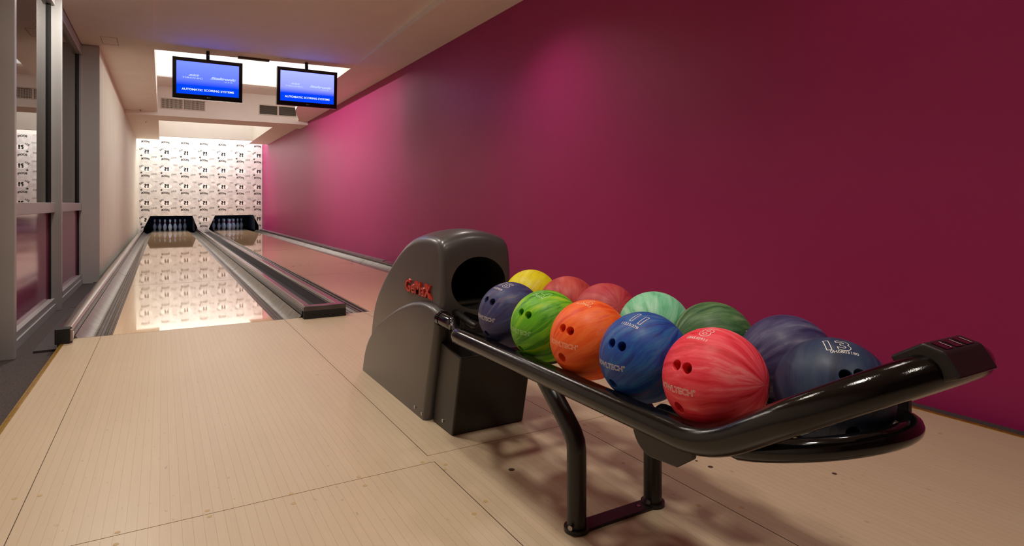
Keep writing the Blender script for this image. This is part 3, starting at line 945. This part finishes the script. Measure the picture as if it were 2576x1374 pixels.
# round ball opening cut into the front of the hood
cut = MB(); cut.cur = 0
ringa = []
for y in (2.0, 2.75):
    ringa.append([(1.155 + 0.128 * math.cos(2 * PI * k / 56), y, 0.580 + 0.112 * math.sin(2 * PI * k / 56)) for k in range(56)])
cut.loft(ringa, True)
cutter = cut.build('cutter', [M_blackdeep])  # black lining paints in the darkness inside the opening
bo = hood.modifiers.new('opening', 'BOOLEAN'); bo.object = cutter; bo.operation = 'DIFFERENCE'; bo.solver = 'EXACT'; bo.material_mode = 'TRANSFER'
def apply_mods(o, smooth=35):
    dg = bpy.context.evaluated_depsgraph_get()
    me2 = bpy.data.meshes.new_from_object(o.evaluated_get(dg), preserve_all_data_layers=True, depsgraph=dg)
    o.modifiers.clear()
    old = o.data; o.data = me2; me2.name = o.name
    for p in me2.polygons: p.use_smooth = True
    me2.set_sharp_from_angle(angle=math.radians(smooth))
bpy.context.view_layer.update()
apply_mods(hood)
bpy.data.objects.remove(cutter)
# rounded side fenders that run out into the rails
fend_pts = [(2.372, 0.0, 1), (2.31, 0.22, 0), (2.255, 0.40, 0), (2.246, 0.47, 0), (2.262, 0.482, 0), (2.33, 0.498, 0), (2.44, 0.496, 0), (2.56, 0.476, 0), (2.70, 0.435, 0), (2.86, 0.372, 0), (3.02, 0.295, 0), (3.16, 0.21, 0), (3.25, 0.11, 0), (3.29, 0.0, 1)]
fp = smooth_poly(fend_pts, 2)
fend = slab(fp, 0.952, 1.012, 0.027, (2.56, 0.20)).build('fender', M_house, ret, smooth=40)
slab(fp, 1.284, 1.344, 0.027, (2.56, 0.20)).build('fender', M_house, ret, smooth=40)
# dark lower box in front, leaning forward
ln = 0.243
bx = MB()
x0, x1 = 0.985, 1.311
zt0, zt1 = 0.325, 0.35
bx.add([(x0, 2.163, 0.001), (x1, 2.163, 0.001), (x1, 2.36, 0.001), (x0, 2.36, 0.001), (x0, 2.163 - ln * zt0, zt0), (x1, 2.163 - ln * zt0, zt0), (x1, 2.36 - ln * zt1, zt1), (x0, 2.36 - ln * zt1, zt1)],
       [(0, 3, 2, 1), (4, 5, 6, 7), (0, 1, 5, 4), (1, 2, 6, 5), (2, 3, 7, 6), (3, 0, 4, 7)])
lbx = bx.build('lower_box', M_boxblk, ret, bevel=0.006)
for (x, y, z) in ((0.985, 2.25, 0.035), (0.952, 2.475, 0.03), (0.952, 2.395, 0.025)):
    q = MB(); q.disc((x + 0.001, y, z), (-1, 0, 0), 0.008, 0.005, 14); q.build('screw', M_steel, lbx if x > 0.97 else fend, bevel=0.001)
# badge
q = MB(); q2 = MB()
dirr = Vector((0, -1, 0)); upv = Vector((0, 0, 1))
put_text(q, 'GeMaX', (0.9826, 2.510, 0.541), dirr, upv, width=0.31, height=0.062, bold=0.03)
bm = bmesh.new(); me = bpy.data.meshes.new('badge'); me.from_pydata(q.v, [], q.f); bm.from_mesh(me)
r = bmesh.ops.extrude_face_region(bm, geom=bm.faces[:])
bmesh.ops.translate(bm, verts=[g for g in r['geom'] if isinstance(g, bmesh.types.BMVert)], vec=(-0.008, 0, 0))
bmesh.ops.recalc_face_normals(bm, faces=bm.faces); bm.to_mesh(me); bm.free(); me.materials.append(M_red)
badge = bpy.data.objects.new('badge', me); COL.objects.link(badge); badge.parent = hood
badge['label'] = 'raised red lettering on the side'
q = MB(); put_text(q, 'GeMaX', (0.9742, 2.510, 0.541), dirr, upv, width=0.31, height=0.062, outline=0.035, bold=0.03)
o = q.build('badge_outline', mat('badge_dark_red', srgb(110, 14, 10), 0.3), hood)

# tubes of the rack
TR = 0.031
XA, XB = 0.920, 1.376
ZR = 0.442
HW = (XB - XA) / 2
def arc_pts(f, a0, a1, n):
    return [f(math.radians(a0 + (a1 - a0) * k / n)) for k in range(n + 1)]
SL = 0.632; cosS = 1 / math.sqrt(1 + SL * SL)
yb = 0.805; yc = 0.685
zc_ = ZR + SL * (yb - yc)
loop = []
def leg_side(x):
    pts = [(x, 1.955, ZR), (x, 1.9, ZR), (x, 1.5, ZR), (x, 1.1, ZR), (x, 0.95, ZR)]
    # smooth bend upwards
    for k in range(9):
        t = k / 8
        y = 0.90 - 0.16 * t
        z = ZR + SL * 0.16 * t * t * 0.5 * 1.0
        pts.append((x, y, z))
    return pts
la = leg_side(XA)
ye, ze = la[-1][1], la[-1][2]
hoop = []
r_in = HW
for k in range(25):
    a = PI - PI * k / 24
    u = r_in * math.sin(a)
    hoop.append((XC + r_in * math.cos(a), yc - u * cosS, None))
hoop = [(x, y, ze + SL * (ye - y)) for x, y, _ in hoop]
full = la + hoop[1:-1] + list(reversed(leg_side(XB)))
q = MB(); q.tube(full, TR, 28, True, (True, True)); q.build('rack_rail', M_tube, ret, smooth=60)
# stub pipes running out of the fenders with a short jog into the rail
for xs, xr in ((0.984, XA), (1.312, XB)):
    q = MB()
    d_ = xr - xs
    q.tube([(xs, 2.33, 0.449), (xs, 2.22, 0.448), (xs, 2.15, 0.447), (xs, 2.138, 0.447), (xs + d_ * 0.03, 2.126, 0.447), (xs + d_ * 0.15, 2.105, 0.446), (xs + d_ * 0.5, 2.045, 0.443), (xs + d_ * 0.85, 1.985, ZR), (xr, 1.955, ZR)], [0.0305, 0.0305, 0.0305, 0.0295, 0.026, 0.0215, 0.0205, 0.022, 0.027], 24)
    q.build('rail_stub', M_tubesmooth, ret, smooth=60)
    q = MB(); q.tube([(xs, 2.262, 0.448), (xs, 2.236, 0.448)], 0.0325, 24); q.build('collar', M_tubesmooth, ret, smooth=60)
# inner track rods
for x in (1.098, 1.198):
    q = MB(); q.tube([(x, 2.42, 0.4525), (x, 0.845, 0.4525)], 0.012, 14, True, (False, True)); q.build('track_rod', M_tubesmooth, ret, smooth=60)
for y in (2.0, 1.60, 0.98):
    q = MB(); q.box(XA, XB, y - 0.02, y + 0.02, 0.408, 0.428)
    for x in (1.098, 1.198):
        q.box(x - 0.008, x + 0.008, y - 0.02, y + 0.02, 0.42, 0.446)
    q.build('cross_bar', M_legblk, ret)
# bracket plates and the lower hoop round the end ball
for x in (XA, XB):
    q = MB()
    pl = []
    for k in range(9):
        a = PI * 1.0 + (PI / 2) * k / 8
        pl.append((1.035 - 0.06 + 0.06 * math.cos(a + PI) if False else 0.975 - 0.06 * math.cos(a), 0.428 + 0.062 * math.sin(a)))
    pl += [(0.90, 0.372), (0.855, 0.405), (0.85, 0.44), (1.035, 0.44)]
    n = len(pl)
    q.add([(x - 0.006, y, z) for y, z in pl] + [(x + 0.006, y, z) for y, z in pl], [(i, (i + 1) % n, n + (i + 1) % n, n + i) for i in range(n)] + [tuple(range(n)), tuple(range(2 * n - 1, n - 1, -1))])
    q.build('bracket_plate', M_legblk, ret, bevel=0.003)
r2 = 0.190; y2 = 0.775
lo = [(XC - r2, 0.98, 0.452), (XC - r2, 0.86, 0.450)] + [(XC + r2 * math.cos(PI - PI * k / 22), y2 - r2 * math.sin(PI - PI * k / 22), 0.445 + 0.052 * math.sin(PI * k / 22)) for k in range(23)] + [(XC + r2, 0.86, 0.450), (XC + r2, 0.98, 0.452)]
q = MB(); q.tube(lo, 0.021, 22, True, (True, True)); q.build('lower_hoop', M_tubesmooth, ret, smooth=60)
# cradle dish under the end ball and the plate behind it
BX, BY, BZ = 1.148, 0.710, 0.540
q = MB(); rings = []
for rad in (0.1100, 0.1140):
    pass
prof = [(0.1100 * math.sin(a), -0.1100 * math.cos(a)) for a in [math.radians(d) for d in range(0, 46, 5)]] + [(0.1145 * math.sin(a), -0.1145 * math.cos(a)) for a in [math.radians(d) for d in range(45, -1, -5)]]
prof = [(max(r_, 0.0003), z_) for r_, z_ in prof]
q.lathe(prof, (BX, BY, BZ), 32); q.build('cradle', M_legblk, ret, smooth=40)
q = MB(); q.box(XC - 0.15, XC + 0.15, 0.835, 0.848, 0.405, 0.446); q.box(1.33, 1.345, 0.66, 0.84, 0.445, 0.56); q.build('end_plate', M_legblk, ret, bevel=0.003)
# legs with a kink, foot plate
for x in (1.005, 1.291):
    q = MB()
    pth = [(x, 1.367, 0.001), (x, 1.367, 0.225), (x, 1.371, 0.247), (x, 1.385, 0.268), (x, 1.41, 0.290), (x, 1.58, 0.425)]
    q.tube(pth, 0.0275, 24)
    leg_o = q.build('leg', M_legblk, ret, smooth=50)
    q = MB(); q.disc((x, 1.367, 0.001), (0, 0, 1), 0.036, 0.011, 28); q.build('foot', M_legblk, leg_o, smooth=30)
    q = MB(); q.disc((x - 0.030, 1.352, 0.022), (-1, -0.5, 0), 0.007, 0.006, 12); q.build('screw', M_steel, leg_o)
q = MB(); q.box(1.005, 1.291, 1.340, 1.394, 0.001, 0.009); fpl = q.build('foot_plate', M_legblk, ret, bevel=0.002)
q = MB(); q.disc((1.235, 1.367, 0.009), (0, 0, 1), 0.006, 0.0015, 12); q.build('screw', M_steel, fpl)
# ball lift details inside the opening
q = MB(); q.tube([(1.03, 2.38, 0.478), (1.27, 2.38, 0.478)], 0.018, 18); q.build('roller', M_boxblk, ret, smooth=50)
q = MB(); q.tube([(1.050, 2.30, 0.468), (1.045, 2.20, 0.458), (1.050, 2.10, 0.440)], 0.015, 18, True, (True, True)); q.build('guide_arm', M_boxblk, ret, smooth=50)
q = MB(); q.box(1.034, 1.046, 2.33, 2.44, 0.47, 0.55); q.build('guard', M_redguard, ret)
# keypad on the tip of the hoop
ky, kz = hoop[12][1], hoop[12][2]
kp_c = Vector((1.124, ky + 0.012, kz + 0.003))
un = Vector((0, SL, 1)).normalized(); ty = Vector((0, -1, SL)).normalized()   # box axes: up and outward
def K(x, t, n_): return tuple(kp_c + Vector((1, 0, 0)) * x + ty * t + un * n_)
sec = [(-0.040, -0.022), (0.042, -0.034), (0.042, 0.009), (0.018, 0.034), (-0.040, 0.034)]
q = MB(); n = len(sec); hx = 0.064
q.add([K(-hx, t, z) for t, z in sec] + [K(hx, t, z) for t, z in sec], [(i, (i + 1) % n, n + (i + 1) % n, n + i) for i in range(n)] + [tuple(range(n)), tuple(range(2 * n - 1, n - 1, -1))])
kp = q.build('control_box', M_boxblk, ret, bevel=0.004)
fa = Vector((0.042, 0.009)); fb = Vector((0.018, 0.034))
def face_pt(x, s_, lift):
    p = fa.lerp(fb, s_); nn = Vector((0.025, 0.024)).normalized()
    return K(x, p.x + nn.x * lift, p.y + nn.y * lift)
for x in (-0.046, -0.012, 0.022):
    q = MB(); 
    q.add([face_pt(x, 0.15, 0.0012), face_pt(x + 0.026, 0.15, 0.0012), face_pt(x + 0.026, 0.85, 0.0012), face_pt(x, 0.85, 0.0012)], [(0, 1, 2, 3)])
    o = q.build('button', mat('button_dark_gloss', srgb(8, 8, 8), 0.08, coat=1.0), kp)
    q = MB()
    q.add([face_pt(x + 0.018, 0.2, 0.002), face_pt(x + 0.0195, 0.2, 0.002), face_pt(x + 0.0195, 0.75, 0.002), face_pt(x + 0.018, 0.75, 0.002)], [(0, 1, 2, 3)])
    q.build('button_line', mat('button_pale_line', srgb(190, 186, 176), 0.4), kp)
q = MB()
for k in range(6):
    t = -0.030 + k * 0.005
    q.add([K(-0.030, t, 0.0345), K(0.020, t, 0.0345), K(0.020, t + 0.0015, 0.0345), K(-0.030, t + 0.0015, 0.0345)], [(0, 1, 2, 3)])
q.build('instruction_lines', mat('faded_label_grey', srgb(120, 112, 110), 0.6), kp)

# ================================================================== BOWLING BALLS
BR = 0.1085
def ball_text(mb_, body, p0, p1, width, height, outline, R_, bold=0.0, shear=0.0, res=3, off=(0, 0)):
    """lettering wrapped on the ball; p0, p1: unit directions of left and right ends"""
    a, b = Vector(p0).normalized(), Vector(p1).normalized()
    nrm = (a + b).normalized(); t = (b - a); t = (t - nrm * t.dot(nrm)).normalized(); up = nrm.cross(t)
    V, F, w_, h_ = text_geo(body, outline, res, bold, shear)
    out = []
    for x, y in V:
        X = x / w_ * width + off[0]; Y = y / h_ * height + off[1]
        d = math.hypot(X, Y)
        if d < 1e-9: out.append(nrm * R_); continue
        dv_ = (t * X + up * Y) / d
        out.append((math.cos(d / BR) * nrm + math.sin(d / BR) * dv_) * R_)
    mb_.add(out, F)

def ball(loc, m, label, holes=(), tech=None, serial=None, number=None, ink=None, extra=None):
    bm = bmesh.new()
    bmesh.ops.create_uvsphere(bm, u_segments=96, v_segments=64, radius=BR)
    me = bpy.data.meshes.new('bowling_ball'); bm.to_mesh(me); bm.free(); me.materials.append(m)
    o = bpy.data.objects.new('bowling_ball', me); COL.objects.link(o)
    if holes:
        c_ = MB()
        for k, h in enumerate(holes):
            d = Vector(h).normalized(); rr = 0.0112 if k < 2 else 0.0125
            a = d.orthogonal().normalized(); b = d.cross(a)
            prof = [(0.050, rr), (BR - 0.0022, rr), (BR + 0.0004, rr + 0.0018), (BR + 0.01, rr + 0.0018)]
            c_.loft([[tuple(d * z + r_ * (math.cos(2 * PI * i / 28) * a + math.sin(2 * PI * i / 28) * b)) for i in range(28)] for z, r_ in prof], True)
        ct = c_.build('cutter', m)
        mo = o.modifiers.new('holes', 'BOOLEAN'); mo.object = ct; mo.operation = 'DIFFERENCE'; mo.solver = 'EXACT'; mo.use_self = True
        bpy.context.view_layer.update()
        apply_mods(o, 30)
        bpy.data.objects.remove(ct)
    else:
        for p in me.polygons: p.use_smooth = True
    ink = ink or M_ink
    if tech:
        q = MB(); ball_text(q, 'BOWLTECH', tech[0], tech[1], 0.096, 0.0135, 0.042, BR + 0.0004, bold=0.012, res=2, off=(-0.001, 0)); ball_text(q, '\u00ae', tech[0], tech[1], 0.0055, 0.0055, 0.0, BR + 0.0004, off=(0.0505, 0.005)); q.build('maker_lettering', ink, o)
    if serial:
        q = MB(); ball_text(q, serial[0], serial[1], serial[2], 0.050 if len(serial[0]) > 1 else 0.006, 0.0078, 0.0, BR + 0.0004, bold=0.0, res=2); q.build('serial_number', ink, o)
    if number:
        txt, nd, p0, p1, h_ = number
        a, b = Vector(p0), Vector(p1); nd = Vector(nd).normalized(); t = (b - a); t = (t - nd * t.dot(nd)).normalized()
        wd = {'15': 0.048, '4': 0.030, '14': 0.050, '6': 0.030, '11': 0.034, '8': 0.026, '13': 0.046, '7': 0.028}.get(txt, 0.03)
        q = MB(); ball_text(q, txt, nd - t * 0.2, nd + t * 0.2, wd, h_, 0.026, BR + 0.0004, bold=0.03, res=4, off=(0, 0.004)); q.build('number', ink, o)
    o.location = loc
    tag(o, label, 'bowling ball', 'bowling balls on the return rack')
    return o

S = srgb
XF, XK, ZB = 1.016, 1.280, 0.542
ball((XF, 1.757, ZB), swirl_mat('navy_marble', [S(38, 34, 72), S(62, 58, 104), S(52, 62, 112), S(92, 84, 112)], (1, -0.2, 0.5), 3.0), 'dark navy ball marked 15 nearest the machine in the front row',
     ((-0.845, 0.014, 0.534), (-0.811, -0.30, 0.502), (-0.858, -0.068, -0.509)), ((-0.947, 0.32, 0.035), (-0.88, -0.474, -0.024)), ('14L03459', (-0.505, 0.202, 0.839), (-0.469, -0.361, 0.807)), ('15', (-0.274, -0.141, 0.951), (-0.505, 0.202, 0.839), (-0.469, -0.361, 0.807), 0.034))
ball((XF, 1.540, ZB), swirl_mat('green_marble', [S(52, 128, 20), S(96, 176, 30), S(128, 196, 36), S(176, 208, 44)], (0.7, -0.5, 0.6), 8.0), 'bright green swirled ball marked 14 beside the orange ball',
     ((-0.876, -0.08, 0.476), (-0.822, -0.364, 0.439), (-0.825, -0.016, -0.564)), ((-0.924, 0.383, -0.009), (-0.844, -0.534, -0.051)), ('0C7E2098', (-0.427, 0.064, 0.902), (-0.349, -0.431, 0.832)), ('14', (-0.233, -0.225, 0.946), (-0.427, 0.064, 0.902), (-0.349, -0.431, 0.832), 0.032), ink=M_inkgreen)
ball((XF, 1.323, ZB), swirl_mat('orange_marble', [S(226, 70, 26), S(246, 96, 32), S(250, 112, 44), S(236, 92, 66)], (0.8, -0.4, 0.45), 14.0), 'bright orange ball marked 6 between the green and blue balls',
     ((-0.909, -0.101, 0.405), (-0.859, -0.351, 0.372), (-0.942, -0.129, -0.31)), ((-0.953, 0.298, 0.048), (-0.814, -0.58, 0.0)), ('0L397052', (-0.34, 0.083, 0.937), (-0.239, -0.373, 0.897)), ('6', (-0.144, -0.155, 0.977), (-0.34, 0.083, 0.937), (-0.239, -0.373, 0.897), 0.034), ink=M_inkpeach)
ball((XF, 1.106, ZB), swirl_mat('blue_marble', [S(22, 44, 116), S(28, 72, 156), S(34, 96, 160), S(82, 92, 156)], (0.6, -0.5, 0.7), 21.0), 'royal blue swirled ball marked 11 between the orange and red balls',
     ((-0.911, 0.03, 0.412), (-0.881, -0.262, 0.394), (-0.871, 0.029, -0.49)), ((-0.822, 0.565, -0.065), (-0.889, -0.454, -0.054)), ('11223/378', (-0.575, 0.053, 0.816), (-0.525, -0.371, 0.766)), ('11', (-0.351, -0.203, 0.914), (-0.575, 0.053, 0.816), (-0.525, -0.371, 0.766), 0.036))
ball((XF, 0.889, ZB), swirl_mat('coral_red_marble', [S(214, 30, 46), S(236, 58, 76), S(244, 80, 94), S(250, 124, 130)], (0.25, -0.95, 0.1), 28.0), 'coral red swirled ball marked 8 at the near end of the front row',
     ((-0.919, 0.111, 0.379), (-0.915, -0.142, 0.378), (-0.903, 0.061, -0.425)), ((-0.825, 0.559, -0.076), (-0.928, -0.371, -0.038)), ('084540911', (-0.504, 0.217, 0.836), (-0.469, -0.213, 0.857)), ('8', (-0.305, -0.049, 0.951), (-0.504, 0.217, 0.836), (-0.469, -0.213, 0.857), 0.034))
ball((BX, BY, BZ), swirl_mat('slate_navy_marble', [S(28, 38, 66), S(37, 52, 84), S(44, 61, 88), S(56, 66, 92)], (0.6, 0.3, 0.7), 33.0), 'slate blue ball marked 13 lying in the end hoop of the rack',
     ((-0.582, -0.593, 0.556), (-0.383, -0.726, 0.571), (-0.583, -0.723, -0.37)), None, ('0H0803180', (-0.428, -0.251, 0.868), (-0.13, -0.526, 0.84)), ('13', (-0.23, -0.24, 0.943), (-0.428, -0.251, 0.868), (-0.13, -0.526, 0.84), 0.036))
ball((XK, 2.050, ZB), swirl_mat('yellow_marble', [S(222, 204, 10), S(232, 216, 14), S(236, 222, 24), S(242, 230, 60)], (0.7, 0.5, 0.4), 40.0), 'bright yellow ball marked 7 in the back row beside the machine', (), None,
     ('07J7781', (-0.392, -0.8, 0.454), (-0.144, -0.759, 0.635)), ('7', (-0.486, -0.568, 0.665), (-0.392, -0.8, 0.454), (-0.144, -0.759, 0.635), 0.044), ink=M_inkyellow)
ball((XK, 1.795, ZB), swirl_mat('brick_red_marble', [S(176, 56, 54), S(194, 70, 66), S(202, 80, 74), S(208, 92, 80)], (0.4, 0.8, 0.3), 47.0), 'brick red ball in the back row next to the yellow ball')
ball((XK, 1.577, ZB), swirl_mat('rose_red_marble', [S(172, 44, 60), S(188, 58, 72), S(196, 70, 76), S(190, 84, 70)], (0.2, 0.8, -0.4), 53.0), 'rose red ball in the back row next to the mint ball')
ball((XK, 1.348, ZB), swirl_mat('mint_marble', [S(92, 176, 130), S(120, 200, 156), S(142, 212, 174), S(166, 222, 188)], (0.5, 0.7, 0.1), 59.0), 'pale mint green swirled ball in the back row behind the blue ball')
ball((XK, 1.126, ZB), swirl_mat('dark_green_marble', [S(38, 76, 48), S(58, 98, 58), S(78, 118, 72), S(112, 140, 98)], (0.9, -0.35, 0.0), 66.0), 'dark green streaked ball in the back row behind the red ball', (), None, ('5', (0.02, -0.91, 0.41), (0.24, -0.88, 0.41)))
ball((XK, 0.905, ZB), swirl_mat('purple_marble', [S(44, 38, 80), S(62, 57, 98), S(74, 71, 108), S(104, 101, 124)], (0.7, -0.5, 0.35), 73.0), 'dusty purple swirled ball at the near end of the back row behind ball 13')
